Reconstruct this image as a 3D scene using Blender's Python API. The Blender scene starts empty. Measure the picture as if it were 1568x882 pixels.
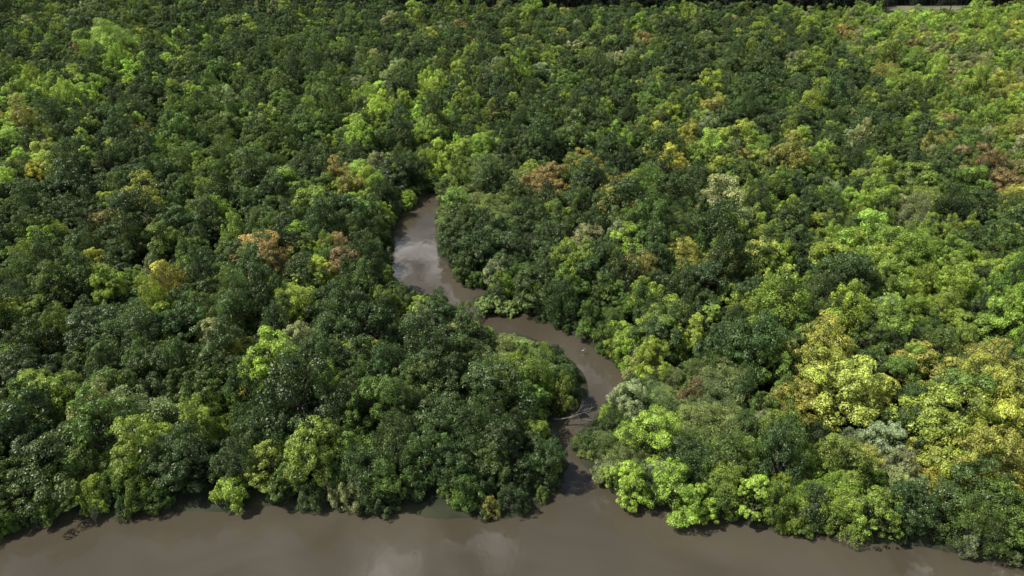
import bpy, math, random
import numpy as np
from mathutils import Vector, noise as mnoise

random.seed(4); rng = np.random.default_rng(7)
S = bpy.context.scene
S.view_settings.view_transform = 'Standard'; S.view_settings.look = 'None'; S.view_settings.exposure = 0

# ------------------------------------------------------------------ camera
CAMH = 75.0; PITCH = math.radians(31.2); F = 1059.5
cp, sp = math.cos(PITCH), math.sin(PITCH)
cd = bpy.data.cameras.new("camera"); cam = bpy.data.objects.new("camera", cd)
S.collection.objects.link(cam); S.camera = cam
cam.location = (0, 0, CAMH); cam.rotation_euler = (math.pi/2 - PITCH, 0, 0)
cd.sensor_width = 36; cd.lens = 36*F/1568; cd.clip_end = 12000

def gp(px, py, z=0.0):      # survey a photo measurement onto the level z
    u = (px-784)/F; v = (py-441)/F
    t = (CAMH-z)/(sp+v*cp)
    return (u*t, (cp-v*sp)*t)
def proj(x, y, z):
    dz = z-CAMH
    d = y*cp - dz*sp
    return 784+F*x/d, 441+F*(-y*sp-dz*cp)/d

# ------------------------------------------------------------------ shore lines
left_bank = [(0,822),(60,806),(130,790),(165,796),(200,791),(280,782),(350,786),(420,774),(470,786),(520,783),(560,791),(620,785),(680,797),
 (730,790),(770,797),(800,788),(832,776),(858,745),(870,710),(852,676),(836,655),(862,640),(884,628),(903,603),(897,577),(880,555),(850,532),(800,512),
 (745,503),(720,486),(680,463),(622,441),(600,420),(603,350),(615,325),(655,300),(664,291)]
right_bank = [(670,292),(666,345),(670,390),(688,404),(692,425),(722,440),(752,443),(722,458),(724,474),(762,482),(800,473),(822,487),(862,507),(893,523),
 (932,552),(960,572),(955,588),(930,612),(905,645),(868,678),(888,705),(915,737),(950,762),(1000,777),(1050,797),(1100,795),(1160,808),
 (1220,822),(1290,822),(1350,832),(1430,840),(1500,856),(1568,868)]
Wpx = np.array([(-700,960),(-300,870)] + left_bank + right_bank + [(1800,905),(2300,1000),(2300,4000),(-700,4000)], float)
lb = [gp(*p) for p in left_bank]; rb = [gp(*p) for p in right_bank]
Wg = np.array([(-900,20),(-400,48),(-150,56)] + lb + rb + [(105,40),(250,20),(900,-60),(900,-260),(-900,-200)], float)

def inside(P, poly):
    x, y = P[:,0], P[:,1]; c = np.zeros(len(P), bool)
    n = len(poly)
    for i in range(n):
        x1,y1 = poly[i]; x2,y2 = poly[(i+1)%n]
        if y1 == y2: continue
        m = ((y1 > y) != (y2 > y)) & (x < (x2-x1)*(y-y1)/(y2-y1)+x1)
        c ^= m
    return c
def dist(P, poly):
    best = np.full(len(P), 1e9); n = len(poly)
    for i in range(n):
        a = poly[i]; b = poly[(i+1)%n]; ab = b-a; L = (ab**2).sum()
        t = np.clip(((P-a)@ab)/L, 0, 1)
        q = a + t[:,None]*ab
        best = np.minimum(best, np.hypot(*(P-q).T))
    return best
def sdist(P, poly):
    d = dist(P, poly); return np.where(inside(P, poly), -d, d)

# ------------------------------------------------------------------ materials
def newmat(name):
    m = bpy.data.materials.new(name); m.use_nodes = True
    nt = m.node_tree; nt.nodes.clear()
    out = nt.nodes.new('ShaderNodeOutputMaterial')
    return m, nt, out
def N(nt, t, **k):
    n = nt.nodes.new(t)
    for a, b in k.items(): setattr(n, a, b)
    return n

def leaf_material(name, tint=None, transl=0.22):
    m, nt, out = newmat(name); L = nt.links.new
    if tint is None:
        a = N(nt,'ShaderNodeAttribute', attribute_type='INSTANCER', attribute_name='tint'); col = a.outputs['Color']
    else:
        a = N(nt,'ShaderNodeRGB'); a.outputs[0].default_value = (*tint,1); col = a.outputs[0]
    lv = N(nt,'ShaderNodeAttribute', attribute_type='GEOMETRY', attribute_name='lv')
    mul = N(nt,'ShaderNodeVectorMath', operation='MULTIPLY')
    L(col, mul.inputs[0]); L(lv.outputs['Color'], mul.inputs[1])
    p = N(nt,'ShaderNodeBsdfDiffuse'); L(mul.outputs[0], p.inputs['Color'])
    gl = N(nt,'ShaderNodeBsdfGlossy'); gl.inputs['Roughness'].default_value = .45; gl.inputs['Color'].default_value = (.95,.93,.82,1)
    mg = N(nt,'ShaderNodeMixShader'); mg.inputs[0].default_value = .06
    L(p.outputs[0], mg.inputs[1]); L(gl.outputs[0], mg.inputs[2])
    t = N(nt,'ShaderNodeBsdfTranslucent')
    m2 = N(nt,'ShaderNodeVectorMath', operation='MULTIPLY'); L(mul.outputs[0], m2.inputs[0]); m2.inputs[1].default_value = (1.6,1.6,0.5)
    L(m2.outputs[0], t.inputs['Color'])
    mx = N(nt,'ShaderNodeMixShader'); mx.inputs[0].default_value = transl
    L(mg.outputs[0], mx.inputs[1]); L(t.outputs[0], mx.inputs[2]); L(mx.outputs[0], out.inputs[0])
    return m
def simple_noise_mat(name, c1, c2, scale, rough=0.9, bump=0.0):
    m, nt, out = newmat(name); L = nt.links.new
    g = N(nt,'ShaderNodeNewGeometry'); n = N(nt,'ShaderNodeTexNoise'); n.inputs['Scale'].default_value = scale; n.inputs['Detail'].default_value = 6
    L(g.outputs['Position'], n.inputs['Vector'])
    r = N(nt,'ShaderNodeValToRGB'); r.color_ramp.elements[0].color = (*c1,1); r.color_ramp.elements[1].color = (*c2,1)
    r.color_ramp.elements[0].position = .35; r.color_ramp.elements[1].position = .65
    L(n.outputs['Fac'], r.inputs[0])
    p = N(nt,'ShaderNodeBsdfPrincipled'); L(r.outputs[0], p.inputs['Base Color']); p.inputs['Roughness'].default_value = rough
    L(p.outputs[0], out.inputs[0])
    return m
MLEAF = leaf_material("leaves")
MBARK = simple_noise_mat("bark", (0.05,0.04,0.03), (0.13,0.11,0.09), 3.0)
MDEAD = simple_noise_mat("dead_wood", (0.08,0.07,0.058), (0.20,0.18,0.155), 4.0)
MGROUND = simple_noise_mat("forest_floor", (0.018,0.022,0.009), (0.04,0.045,0.018), 0.35)
MSAND = simple_noise_mat("dry_grass", (0.08,0.11,0.045), (0.22,0.20,0.12), 0.12)

# ------------------------------------------------------------------ tree builder
def nrm(a): return a/np.maximum(np.linalg.norm(a, axis=-1, keepdims=True), 1e-6)
def tube(V, Fc, p0, p1, r0, r1, n=5):
    d = (Vector(p1)-Vector(p0)).normalized(); a = d.orthogonal().normalized(); b = d.cross(a); s = len(V)
    for p, r in ((p0,r0),(p1,r1)):
        for i in range(n):
            t = 2*math.pi*i/n; q = Vector(p)+a*math.cos(t)*r+b*math.sin(t)*r; V.append(tuple(q))
    for i in range(n): Fc.append((s+i, s+(i+1)%n, s+n+(i+1)%n, s+n+i))
def limb(V, Fc, rg, p0, p1, r0, r1, seg=3, wob=0.12, n=5):
    p0 = np.array(p0,float); p1 = np.array(p1,float); L = np.linalg.norm(p1-p0); prev = p0
    for k in range(seg):
        t = (k+1)/seg; q = p0+(p1-p0)*t + (rg.normal(0,wob*L/seg,3) if k < seg-1 else 0)
        tube(V, Fc, tuple(prev), tuple(q), r0+(r1-r0)*k/seg, r0+(r1-r0)*t, n); prev = q

def build_mesh(name, WV, WF, P, Nn, size, lv, mats, elong=0.62):
    n = len(P); rg = np.random.default_rng(n)
    t = nrm(np.cross(Nn, rg.normal(size=(n,3)))); b = np.cross(Nn, t)
    s = size[:,None]
    q = np.stack([P+t*s*.5, P+b*s*.5*elong+Nn*s*.12, P-t*s*.5, P-b*s*.5*elong+Nn*s*.12], 1).reshape(-1,3)
    nv = len(WV); V = np.concatenate([np.array(WV,float).reshape(-1,3), q]) if nv else q
    nwf = len(WF); tot = nwf+n
    me = bpy.data.meshes.new(name)
    me.vertices.add(len(V)); me.vertices.foreach_set('co', V.astype(np.float32).ravel())
    li = np.concatenate([np.array(WF,int).ravel() if nwf else np.zeros(0,int), np.arange(n*4)+nv]).astype(np.int32)
    me.loops.add(len(li)); me.loops.foreach_set('vertex_index', li)
    me.polygons.add(tot); me.polygons.foreach_set('loop_start', (np.arange(tot)*4).astype(np.int32))
    for m in mats: me.materials.append(m)
    mi = np.zeros(tot, np.int32); mi[:nwf] = 1; me.polygons.foreach_set('material_index', mi)
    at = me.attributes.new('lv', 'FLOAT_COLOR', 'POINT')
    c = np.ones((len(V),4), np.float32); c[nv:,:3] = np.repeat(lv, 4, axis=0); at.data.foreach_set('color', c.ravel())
    me.update(); me.validate(); return me

LS = .8; LN = 1.4
def tree_mesh(name, seed, R=3.5, H=8.0, base=0.28, nmain=11, rmain=1.45, nsub=13, rsub=0.52, nleaf=50, ls=0.26,
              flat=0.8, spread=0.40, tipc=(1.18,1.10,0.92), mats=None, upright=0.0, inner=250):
    rg = np.random.default_rng(seed)
    nleaf = nleaf*LN; ls = ls*LS
    zb = H*base; Hc = H-zb-rmain*0.55
    ph = rg.uniform(0,6.28,3)
    WV, WF = [], []
    tw = np.array([rg.normal(0,.3), rg.normal(0,.3), zb*0.9])
    limb(WV, WF, rg, (0,0,-0.8), tw, 0.24, 0.16, 3, 0.1, 7)
    PP, NN, SS, LV = [], [], [], []
    for i in range(nmain):
        k = (i+0.5)/nmain; cz = 1-k*1.18
        th = i*2.39996+rg.normal(0,.4); sr = math.sqrt(max(0,1-max(cz,-.2)**2))
        irr = 1+.2*math.sin(2*th+ph[0])+.15*math.sin(3*th+ph[1])+rg.normal(0,.12)
        c = np.array([math.cos(th)*sr*(R-rmain*.7)*irr, math.sin(th)*sr*(R-rmain*.7)*irr, zb+max(0.12,(cz+.18)/1.18)*Hc*(1+rg.normal(0,.13))])
        limb(WV, WF, rg, tw, c, 0.13, 0.04, 3, 0.2, 5)
        rm = rmain*rg.uniform(.65,1.25)
        lobecol = rg.uniform(.78,1.24)
        for j in range(nsub):
            d = nrm(rg.normal(size=3)+np.array([c[0]/R*.6, c[1]/R*.6, .7]))
            sc = c+d*rm*rg.uniform(.6,1.12)*np.array([1,1,flat+upright])
            rs = rsub*rg.uniform(.55,1.4); subcol = rg.uniform(.80,1.22)
            n = int(nleaf*(rs/rsub)**1.6)
            v = nrm(rg.normal(size=(n,3))+d*.5+np.array([0,0,.35]))
            rad = rg.uniform(.78,1.12,(n,1))
            P = sc+v*rs*rad*np.array([1,1,.8+upright])
            nn = nrm(v+rg.normal(size=(n,3))*spread+np.array([0,0,.3]))
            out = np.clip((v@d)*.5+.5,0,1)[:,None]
            base_l = lobecol*subcol*rg.uniform(.65,1.35,(n,1))*(.58+.64*out)  # random leaf tone, plus shade painted in: inward side of each clump darker
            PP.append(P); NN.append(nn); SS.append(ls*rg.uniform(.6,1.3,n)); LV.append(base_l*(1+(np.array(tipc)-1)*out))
            if j % 3 == 0: limb(WV, WF, rg, c, sc, 0.035, 0.012, 1, 0, 3)
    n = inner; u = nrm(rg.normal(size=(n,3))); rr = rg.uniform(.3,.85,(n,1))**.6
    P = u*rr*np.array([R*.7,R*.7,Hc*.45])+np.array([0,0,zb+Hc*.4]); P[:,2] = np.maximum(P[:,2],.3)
    PP.append(P); NN.append(nrm(rg.normal(size=(n,3)))); SS.append(np.full(n,ls*2.4)); LV.append(np.full((n,3),.35))  # inner leaves tinted down, painting the shade of the crown gaps
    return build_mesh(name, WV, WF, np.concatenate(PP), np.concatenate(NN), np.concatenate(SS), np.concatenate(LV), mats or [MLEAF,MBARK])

def pine_mesh(name, seed):
    rg = np.random.default_rng(seed); H = 19+rg.uniform(-2,2); WV, WF = [], []
    limb(WV, WF, rg, (0,0,-1), (0,0,H), .3, .05, 4, .02, 6)
    PP, NN, SS, LV = [], [], [], []
    for t in range(16):
        z = H*(.4+.58*t/15); rr = 3.0*(1-t/16)**.8+.4
        for a in range(7):
            th = rg.uniform(0,6.28); e = np.array([math.cos(th)*rr, math.sin(th)*rr, z-.25*rr+rg.normal(0,.2)])
            limb(WV, WF, rg, (0,0,z), e, .05, .015, 1, 0, 3)
            n = 40; k = rg.uniform(.25,1.05,(n,1))
            P = np.array([0,0,z])*(1-k)+e*k+rg.normal(0,.22,(n,3))
            PP.append(P); NN.append(nrm(rg.normal(size=(n,3))+np.array([0,0,.8]))); SS.append(rg.uniform(.3,.55,n)); LV.append(rg.uniform(.6,1.2,(n,1))*np.ones((1,3)))
    return build_mesh(name, WV, WF, np.concatenate(PP), np.concatenate(NN), np.concatenate(SS), np.concatenate(LV), [MLEAF,MBARK], .4)

def collection_of(name, meshes):
    c = bpy.data.collections.new(name)
    for i, m in enumerate(meshes):
        o = bpy.data.objects.new("%s_%02d" % (name, i), m); c.objects.link(o)
    return c
K = []
for i in range(6):   # cauliflower domes
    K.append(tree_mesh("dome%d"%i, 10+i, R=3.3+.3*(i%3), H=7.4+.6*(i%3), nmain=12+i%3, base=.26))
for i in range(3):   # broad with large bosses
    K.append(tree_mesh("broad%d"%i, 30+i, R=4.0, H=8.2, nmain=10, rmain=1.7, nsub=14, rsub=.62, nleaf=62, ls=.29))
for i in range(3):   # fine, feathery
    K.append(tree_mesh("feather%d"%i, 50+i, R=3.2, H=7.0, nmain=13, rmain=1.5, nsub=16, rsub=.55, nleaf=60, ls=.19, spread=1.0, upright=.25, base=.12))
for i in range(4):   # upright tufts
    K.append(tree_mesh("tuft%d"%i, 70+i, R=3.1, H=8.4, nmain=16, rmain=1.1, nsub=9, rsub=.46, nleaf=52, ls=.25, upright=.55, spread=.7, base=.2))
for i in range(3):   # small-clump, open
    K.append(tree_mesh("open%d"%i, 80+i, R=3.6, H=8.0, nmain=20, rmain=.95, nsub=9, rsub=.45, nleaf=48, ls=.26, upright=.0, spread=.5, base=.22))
NK = len(K)
for i in range(4):   # low bushes leafed to the ground
    K.append(tree_mesh("bush%d"%i, 90+i, R=3.6, H=5.2, nmain=14, rmain=1.5, nsub=12, rsub=.6, nleaf=60, ls=.30, base=.04, spread=.7, upright=.15))
CT = collection_of("broadleaf_kinds", K)
CP = collection_of("pine_kinds", [pine_mesh("pine%d"%i, 200+i) for i in range(4)])

def scatter(name, coll, pts, scale, rot, idx, tint):
    me = bpy.data.meshes.new(name); n = len(pts)
    me.vertices.add(n); me.vertices.foreach_set('co', np.asarray(pts,np.float32).ravel())
    for an, ty, dat, key in (('sc','FLOAT_VECTOR',scale,'vector'),('rz','FLOAT_VECTOR',rot,'vector'),('ki','INT',idx,'value')):
        a = me.attributes.new(an, ty, 'POINT'); a.data.foreach_set(key, np.asarray(dat, np.int32 if ty=='INT' else np.float32).ravel())
    a = me.attributes.new('tint','FLOAT_COLOR','POINT'); c = np.ones((n,4),np.float32); c[:,:3] = tint; a.data.foreach_set('color', c.ravel())
    o = bpy.data.objects.new(name, me); S.collection.objects.link(o)
    g = bpy.data.node_groups.new(name+"_scatter", 'GeometryNodeTree')
    g.interface.new_socket("Geometry", in_out='INPUT', socket_type='NodeSocketGeometry')
    g.interface.new_socket("Geometry", in_out='OUTPUT', socket_type='NodeSocketGeometry')
    gi = g.nodes.new('NodeGroupInput'); go = g.nodes.new('NodeGroupOutput')
    ci = g.nodes.new('GeometryNodeCollectionInfo'); ci.inputs[0].default_value = coll
    ci.inputs['Separate Children'].default_value = True; ci.inputs['Reset Children'].default_value = True
    ip = g.nodes.new('GeometryNodeInstanceOnPoints'); ip.inputs['Pick Instance'].default_value = True
    def na(nm, ty):
        x = g.nodes.new('GeometryNodeInputNamedAttribute'); x.data_type = ty; x.inputs['Name'].default_value = nm; return x.outputs['Attribute']
    l = g.links.new
    l(gi.outputs[0], ip.inputs['Points']); l(ci.outputs[0], ip.inputs['Instance'])
    l(na('ki','INT'), ip.inputs['Instance Index']); l(na('sc','FLOAT_VECTOR'), ip.inputs['Scale'])
    l(na('rz','FLOAT_VECTOR'), ip.inputs['Rotation']); l(ip.outputs[0], go.inputs[0])
    md = o.modifiers.new("scatter", 'NODES'); md.node_group = g
    return o

# ------------------------------------------------------------------ terrain
def land_h(P):
    d = sdist(P, Wg)
    return np.clip(np.where(d > 0, .12+d*.22, d*.5), -1.8, 1.1)
def axis(lo, hi, fine, far):
    a = list(np.arange(lo, hi+.01, fine)); s = fine; x = hi; b = []
    while x < far: s *= 1.4; x += s; b.append(x)
    s = fine; x = lo; c = []
    while x > -far: s *= 1.4; x -= s; c.append(x)
    return np.array(c[::-1]+a+b)
xs = axis(-170, 190, 1.3, 5000); ys = axis(20, 270, 1.3, 6000)
X, Y = np.meshgrid(xs, ys); P = np.stack([X.ravel(), Y.ravel()], 1)
Z = land_h(P)
Z += np.array([0.15*mnoise.noise(Vector((p[0]*.3,p[1]*.3,0))) for p in P])*(Z > .1)
nx, ny = len(xs), len(ys)
idx = np.arange(nx*ny).reshape(ny, nx)
fc = np.stack([idx[:-1,:-1], idx[:-1,1:], idx[1:,1:], idx[1:,:-1]], -1).reshape(-1,4)
me = bpy.data.meshes.new("ground"); me.from_pydata(np.column_stack([P,Z]).tolist(), [], fc.tolist()); me.materials.append(MGROUND)
for p in me.polygons: p.use_smooth = True
S.collection.objects.link(bpy.data.objects.new("ground", me))

# water
m, nt, out = newmat("muddy_water"); L = nt.links.new
g = N(nt,'ShaderNodeNewGeometry')
n1 = N(nt,'ShaderNodeTexNoise'); n1.inputs['Scale'].default_value = .9; n1.inputs['Detail'].default_value = 6
mp = N(nt,'ShaderNodeMapping'); mp.inputs['Scale'].default_value = (1,.55,1)
L(g.outputs['Position'], mp.inputs[0]); L(mp.outputs[0], n1.inputs['Vector'])
n2 = N(nt,'ShaderNodeTexNoise'); n2.inputs['Scale'].default_value = .05; n2.inputs['Detail'].default_value = 5; n2.inputs['Distortion'].default_value = 1.2
L(g.outputs['Position'], n2.inputs['Vector'])
r = N(nt,'ShaderNodeValToRGB'); r.color_ramp.elements[0].color = (.068,.056,.038,1); r.color_ramp.elements[1].color = (.092,.078,.056,1)
r.color_ramp.elements[0].position=.35; r.color_ramp.elements[1].position=.65
L(n2.outputs['Fac'], r.inputs[0])
b = N(nt,'ShaderNodeBump'); b.inputs['Strength'].default_value = .14; b.inputs['Distance'].default_value = .05; L(n1.outputs['Fac'], b.inputs['Height'])
p = N(nt,'ShaderNodeBsdfPrincipled'); L(r.outputs[0], p.inputs['Base Color']); p.inputs['IOR'].default_value = 1.5
mr = N(nt,'ShaderNodeMapRange'); mr.inputs[1].default_value=.4; mr.inputs[2].default_value=.65; mr.inputs[3].default_value=.02; mr.inputs[4].default_value=.10
n3 = N(nt,'ShaderNodeTexNoise'); n3.inputs['Scale'].default_value = .11; n3.inputs['Detail'].default_value = 3; L(g.outputs['Position'], n3.inputs['Vector'])
L(n3.outputs['Fac'], mr.inputs[0]); L(mr.outputs[0], p.inputs['Roughness'])
L(b.outputs[0], p.inputs['Normal']); L(p.outputs[0], out.inputs[0])
me = bpy.data.meshes.new("river_water"); me.from_pydata([(-2000,-700,0),(2000,-700,0),(2000,900,0),(-2000,900,0)], [], [(0,1,2,3)]); me.materials.append(m)
S.collection.objects.link(bpy.data.objects.new("river", me))

# ------------------------------------------------------------------ forest layout
edge = [(-300,-22),(270,2),(420,10),(700,14),(1000,17),(1220,20),(1300,21),(1345,20),(1352,25),(1384,25),(1390,18),(1420,18),(1480,18),(1500,12),(1568,11),(2000,8)]
eg = np.array([gp(a,b,6.5) for a,b in edge])
def back_y(x): return np.interp(x, eg[:,0], eg[:,1])
field_px = np.array([(1350,24),(1354,15),(1420,14),(1484,14),(1480,17),(1420,17),(1386,18),(1380,24)],float)
fg = np.array([gp(1340,27,.5), gp(1500,27,.5), gp(1500,11,.5), gp(1345,11,.5)])

LIME = (.29,.43,.07)
heroes = [
 (1010,672,4.2,8.5,LIME,"lime_green_tree"), (962,735,3.0,6.0,LIME,"lime_green_tree"), (1035,748,3.6,6.5,(.24,.38,.06),"lime_green_tree"),
 (1075,770,2.6,4.4,(.25,.38,.05),"lime_green_tree"), (1155,755,2.2,8.0,LIME,"lime_green_tree"),
 (168,66,11,15,(.28,.42,.10),"pale_green_tree"), (735,228,5.5,9,(.25,.39,.07),"pale_green_tree"),
 (108,757,2.0,4.5,(.30,.40,.13),"pale_green_tree"),
 (835,285,6.0,10,(.24,.195,.07),"orange_leaved_tree"), (895,262,5.2,9.5,(.27,.25,.06),"orange_leaved_tree"),
 (975,420,4.8,9.5,(.22,.21,.055),"orange_leaved_tree"),
 (750,466,2.6,2.9,(.18,.27,.085),"islet_bush"), (780,471,1.8,2.0,(.18,.26,.085),"islet_bush"),
]
hp = []
for i,(a,bb,R,H,t,nm) in enumerate(heroes):
    x,y = gp(a,bb,H*.6); hp.append((x,y,R))
    mt = leaf_material("leaves_"+nm, t)
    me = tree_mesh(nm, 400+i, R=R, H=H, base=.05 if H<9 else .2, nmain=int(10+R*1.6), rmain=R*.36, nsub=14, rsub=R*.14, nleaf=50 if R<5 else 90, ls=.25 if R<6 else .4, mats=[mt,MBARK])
    o = bpy.data.objects.new(nm, me); S.collection.objects.link(o)
    o.location = (x,y,float(max(0.1,land_h(np.array([[x,y]]))[0]))); o.rotation_euler[2] = i

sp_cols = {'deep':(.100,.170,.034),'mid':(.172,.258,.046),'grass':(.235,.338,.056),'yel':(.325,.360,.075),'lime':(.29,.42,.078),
 'grey':(.255,.305,.155),'olive':(.245,.265,.065),'orange':(.310,.260,.090),'rust':(.250,.195,.085),'shaded':(.055,.100,.028)}  # last tint carries the far band's painted shade
patches = [(400,402,36,'orange',.4),(540,278,28,'orange',.5),(160,338,28,'rust',.4),(1500,265,35,'rust',.4),(1555,205,30,'rust',.6),(18,508,24,'orange',.6),
 (520,395,30,'rust',.4),(265,330,45,'rust',.12),(960,300,50,'olive',.6),(1190,465,40,'olive',.5),(1200,560,45,'olive',.5),(560,540,32,'yel',.8),(350,560,60,'yel',.25),
 (1440,630,110,'yel',.25),(1300,620,80,'yel',.3),(1380,690,70,'grey',.5),(1250,615,60,'yel',.3),(150,410,45,'yel',.3),(60,265,40,'yel',.35),(1050,245,60,'yel',.25),
 (1520,560,50,'olive',.5),(450,130,130,'deep',.5),(200,130,150,'lime',.2),(620,190,110,'lime',.3),(60,150,120,'lime',.3),(1230,740,110,'mid',.7),
 (1060,600,80,'feath',.95),(920,690,55,'feath',.9),(740,275,70,'feath',.9),(780,530,60,'feath',.8),(150,660,60,'feathl',.8),(1390,410,70,'grass',.9),(1000,500,60,'grass',.5),
 (940,480,50,'deep',.8),(60,720,120,'deep',.4),(1480,30,140,'lime',.4),(1300,340,200,'grass',.3),(980,520,22,'grey',.9),(1340,640,30,'grey',.6),(850,590,60,'mid',.7),
 (740,0,400,'shaded',.6),(250,0,300,'shaded',.55),(740,20,400,'deep',.4),(250,20,300,'deep',.4),(700,480,30,'grey',.6),(1560,760,90,'grey',.4),(760,720,90,'mid',.5),(340,640,120,'grass',.4),  # far-band entries darken the tree tint in place of cloud shade
 (820,730,60,'grass',.6),(480,660,60,'lime',.35),(700,640,90,'lime',.2)]
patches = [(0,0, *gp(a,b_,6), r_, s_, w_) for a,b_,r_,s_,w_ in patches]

def samples():
    out = []
    for k in range(10):
        a = 2*math.pi*k/10
        for hz, rf in ((.15,.95),(.5,1.12),(.8,.85)):
            out.append((math.cos(a)*rf, math.sin(a)*rf, hz))
    out.append((0,0,1.0))
    return out
def covers(Q, r, h, maxin):
    cnt = np.zeros(len(Q))
    for (dx,dy,z) in samples():
        px, py = proj(Q[:,0]+dx*r, Q[:,1]+dy*r, z*h+.3)
        pq = np.stack([px,py],1)
        cnt += inside(pq, Wpx) | inside(pq, field_px)
    return cnt > maxin

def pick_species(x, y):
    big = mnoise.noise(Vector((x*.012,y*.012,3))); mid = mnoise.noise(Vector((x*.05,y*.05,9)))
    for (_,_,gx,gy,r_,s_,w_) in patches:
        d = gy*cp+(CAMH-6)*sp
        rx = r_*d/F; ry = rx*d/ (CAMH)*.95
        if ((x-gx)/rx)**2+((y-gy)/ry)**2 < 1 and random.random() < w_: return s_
    u = random.random()+mid*.3+big*.25
    if u < .07: return 'grey'
    if u < .24: return 'deep'
    if u < .54: return 'mid'
    if u < .77: return 'grass'
    q = random.random()
    return 'yel' if q < .17 else 'olive' if q < .41 else 'grass' if q < .66 else 'grey' if q < .85 else 'lime' if q < .94 else 'orange' if q < .98 else 'rust'

pts=[];scl=[];rot=[];idx_=[];tnt=[]
def add(Q, sc, force_bush=False):
    zs = np.maximum(land_h(Q), .1)-.1
    for (x,y), s, z in zip(Q, sc, zs):
        spx = pick_species(x,y); feath = spx.startswith('feath')
        k = random.randrange(NK)
        if feath: k = 9+random.randrange(3)
        elif spx in ('orange','rust','yel'): k = random.randrange(9)
        if force_bush or s < .5: k = NK+random.randrange(4)
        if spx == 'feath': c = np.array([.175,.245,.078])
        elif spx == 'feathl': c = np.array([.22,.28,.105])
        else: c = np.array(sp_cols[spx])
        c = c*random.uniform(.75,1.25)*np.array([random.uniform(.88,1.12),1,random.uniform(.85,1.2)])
        vs = s*random.uniform(.8,1.3)
        if feath: vs *= .6
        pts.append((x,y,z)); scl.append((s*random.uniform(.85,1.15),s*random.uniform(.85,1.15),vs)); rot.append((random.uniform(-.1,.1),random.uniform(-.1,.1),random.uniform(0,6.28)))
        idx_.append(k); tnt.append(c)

def grid(sp_, y0, y1, jit=.45):
    out = []
    y = y0; row = 0
    while y < y1:
        w = (.855*y+39)*.74*1.15+14
        for x in np.arange(-w, w, sp_): out.append((x+(row%2)*sp_/2+random.uniform(-jit,jit)*sp_, y+random.uniform(-jit,jit)*sp_))
        y += sp_*.87; row += 1
    return np.array(out)
Q = grid(4.6, 24, 495)
Q = Q[Q[:,1] < back_y(Q[:,0])]
Q = Q[~inside(Q, Wg)]
for (x,y,r_) in hp: Q = Q[np.hypot(Q[:,0]-x, Q[:,1]-y) > r_*.85]
hn = np.array([mnoise.noise(Vector((a*.06,b_*.06,0))) for a,b_ in Q])
sc = np.clip(rng.normal(.86,.19,len(Q))+hn*.22+(rng.random(len(Q))<.08)*.38, .5, 1.55)
rem = np.ones(len(Q), bool); ok = np.zeros(len(Q), bool)
for f in (1,.8,.6,.45):
    s = sc*f
    bad = covers(Q, 3.5*s, 8.0*s, 0); new = rem & ~bad; ok |= new; rem &= bad
    sc = np.where(new, s, sc)
add(Q[ok], sc[ok])
# bank vegetation: low bushes, with hollows left under the taller crowns
B = grid(1.9, 24, 260)
d = sdist(B, Wg); B = B[(d > -.2) & (d < 15)]
for (x,y,r_) in hp: B = B[np.hypot(B[:,0]-x, B[:,1]-y) > r_*.8]
bn = np.array([mnoise.noise(Vector((a*.11,b_*.11,21))) for a,b_ in B])
keep = rng.random(len(B)) < np.where((bn > .18) & (B[:,0] < 0) & (B[:,1] < 80), .08, .52); B = B[keep]
bs = rng.uniform(.3,.75,len(B)); rem = np.ones(len(B),bool)
for f in (1,.75,.55,.38,.25):
    s = bs*f; bad = covers(B, 3.7*s, 5.4*s, 1); new = rem & ~bad & (s > .12); rem &= ~new
    add(B[new], s[new], True)
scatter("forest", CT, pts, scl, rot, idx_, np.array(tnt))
print("TREES", len(pts))
# pine plantation
pp = []
for (x,y) in grid(5.0, 380, 590, .2):
    by = back_y(x)
    if y > by+16 and not inside(np.array([[x,y]]), fg)[0]: pp.append((x,y,1.0))
pp = np.array(pp); bad = covers(pp[:,:2], 2.5, 19, 0); pp = pp[~bad]; n = len(pp)
s = rng.uniform(.8,1.2,(n,1))*np.ones((1,3))
scatter("pine_plantation", CP, pp, s, np.column_stack([np.zeros(n),np.zeros(n),rng.uniform(0,6.28,n)]), rng.integers(0,4,n), np.array([.024,.046,.024])*rng.uniform(.7,1.3,(n,1)))
# clearing
me = bpy.data.meshes.new("dry_clearing"); me.from_pydata([(a,b_,1.35) for a,b_ in fg], [], [(0,1,2,3)]); me.materials.append(MSAND)
S.collection.objects.link(bpy.data.objects.new("dry_grass_clearing", me))

# ------------------------------------------------------------------ dead tree in the creek mouth
def dead_tree(name, loc, seed, rootdir, Lh=5.0, depth=4, r0=.14):
    rg = np.random.default_rng(seed); WV, WF = [], []
    def br(p, d, L_, r_, k):
        q = p
        for sgm in range(3):
            d = nrm(d+rg.normal(0,.16,3)); q2 = q+d*L_/3; tube(WV, WF, tuple(q), tuple(q2), r_*(1-.15*sgm), r_*(1-.15*(sgm+1)), 6); q = q2
            if k > 0 and sgm > 0: br(q, nrm(d+rg.normal(0,.65,3)+np.array([0,0,.1])), L_*.6, r_*.5, k-1)
        if k > 0: br(q, nrm(d+rg.normal(0,.4,3)), L_*.62, r_*.6, k-1)
    br(np.zeros(3), nrm(np.array(rootdir,float)), Lh, r0, depth)
    me = bpy.data.meshes.new(name); me.from_pydata(WV, [], WF); me.materials.append(MDEAD)
    o = bpy.data.objects.new(name, me); o.location = loc; S.collection.objects.link(o)
x,y = gp(848,640,1.5); dead_tree("fallen_dead_tree", (x,y,1.2), 5, (1,.15,.15), 3.2)
x,y = gp(925,640,.5); dead_tree("fallen_dead_tree", (x,y,.5), 8, (-1,.1,.2), 2.4, 3, .12)
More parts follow.
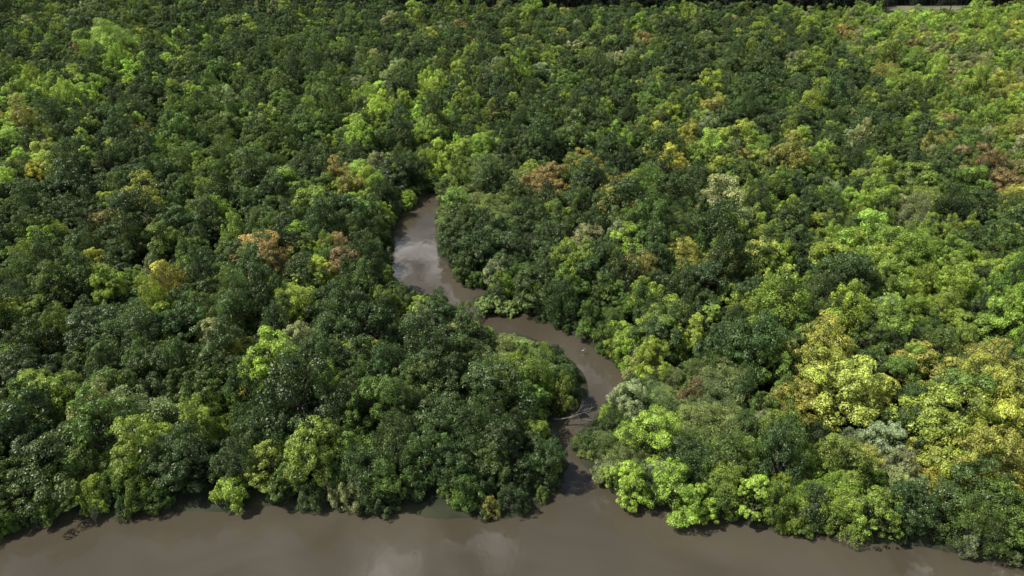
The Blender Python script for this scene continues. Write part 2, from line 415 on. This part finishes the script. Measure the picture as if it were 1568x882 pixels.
x,y = gp(640,430,0); dead_tree("driftwood_snag", (x,y,-.2), 11, (.2,.1,.9), .9, 2, .06)
x,y = gp(886,545,0); dead_tree("driftwood_snag", (x,y,-.1), 12, (.9,.1,.1), 1.0, 2, .07)

# egret
def egret(x, y, z):
    me = bpy.data.meshes.new("egret"); ob = bpy.data.objects.new("egret", me); S.collection.objects.link(ob)
    ch = [((-.34,0,.42),.02),((-.2,0,.5),.07),((0,0,.56),.11),((.14,0,.62),.08),((.2,0,.74),.035),((.12,0,.86),.03),((.18,0,.96),.03),((.25,0,.98),.04),((.32,0,.97),.018),((.44,0,.95),.006)]
    V = [c for c,_ in ch]; E = [(i,i+1) for i in range(len(ch)-1)]; R = [r_ for _,r_ in ch]
    for sgn in (-1,1):
        b0 = len(V); V += [(0,.05*sgn,.42),(.02,.05*sgn,.22),(0,.05*sgn,0),(.09,.05*sgn,0)]; R += [.03,.01,.01,.008]; E += [(2,b0),(b0,b0+1),(b0+1,b0+2),(b0+2,b0+3)]
    me.from_pydata(V, E, [])
    ob.modifiers.new("skin",'SKIN')
    for i,r_ in enumerate(R): me.skin_vertices[0].data[i].radius = (r_,r_)
    me.skin_vertices[0].data[2].use_root = True
    ob.modifiers.new("sub",'SUBSURF').levels = 1
    me.materials.append(simple_noise_mat("white_feathers",(.55,.55,.53),(.65,.65,.63),9))
    ob.location = (x,y,z); ob.scale = (.85,.85,.85)
x,y = gp(893,537,.5)
try: egret(x,y,.1)
except Exception as e: print("egret", e)

# ------------------------------------------------------------------ light
AZ = -92; EL = 55
sd = bpy.data.lights.new("sun",'SUN'); sd.energy = 5.0; sd.angle = math.radians(.5); sd.color = (1,.97,.89)
so = bpy.data.objects.new("sun", sd); S.collection.objects.link(so); so.location = (0,0,200)
a = math.radians(AZ); e = math.radians(EL)
v = Vector((math.sin(a)*math.cos(e), math.cos(a)*math.cos(e), math.sin(e)))
so.rotation_euler = v.to_track_quat('Z','Y').to_euler()
W = bpy.data.worlds.new("World"); S.world = W; W.use_nodes = True; nt = W.node_tree; L = nt.links.new
bg = nt.nodes['Background']; bg.inputs[1].default_value = .078
sk = nt.nodes.new('ShaderNodeTexSky'); sk.sky_type = 'NISHITA'; sk.sun_disc = False; sk.sun_elevation = e; sk.sun_rotation = a
tc = nt.nodes.new('ShaderNodeTexCoord'); sx = nt.nodes.new('ShaderNodeSeparateXYZ'); L(tc.outputs['Generated'], sx.inputs[0])
mz = nt.nodes.new('ShaderNodeMath'); mz.operation='MAXIMUM'; L(sx.outputs['Z'], mz.inputs[0]); mz.inputs[1].default_value=.06
def dv(o):
    q = nt.nodes.new('ShaderNodeMath'); q.operation='DIVIDE'; L(o, q.inputs[0]); L(mz.outputs[0], q.inputs[1]); return q.outputs[0]
cx = nt.nodes.new('ShaderNodeCombineXYZ'); L(dv(sx.outputs['X']), cx.inputs[0]); L(dv(sx.outputs['Y']), cx.inputs[1]); cx.inputs[2].default_value = 7.7
n = nt.nodes.new('ShaderNodeTexNoise'); n.inputs['Scale'].default_value = 3.0; n.inputs['Detail'].default_value = 8; n.inputs['Roughness'].default_value=.6
L(cx.outputs[0], n.inputs['Vector'])
r = nt.nodes.new('ShaderNodeValToRGB'); r.color_ramp.elements[0].position=.56; r.color_ramp.elements[1].position=.65
L(n.outputs['Fac'], r.inputs[0])
mx = nt.nodes.new('ShaderNodeMix'); mx.data_type='RGBA'; L(r.outputs[0], mx.inputs[0]); L(sk.outputs[0], mx.inputs[6]); mx.inputs[7].default_value = (38,37.5,37,1)
L(mx.outputs[2], bg.inputs[0])
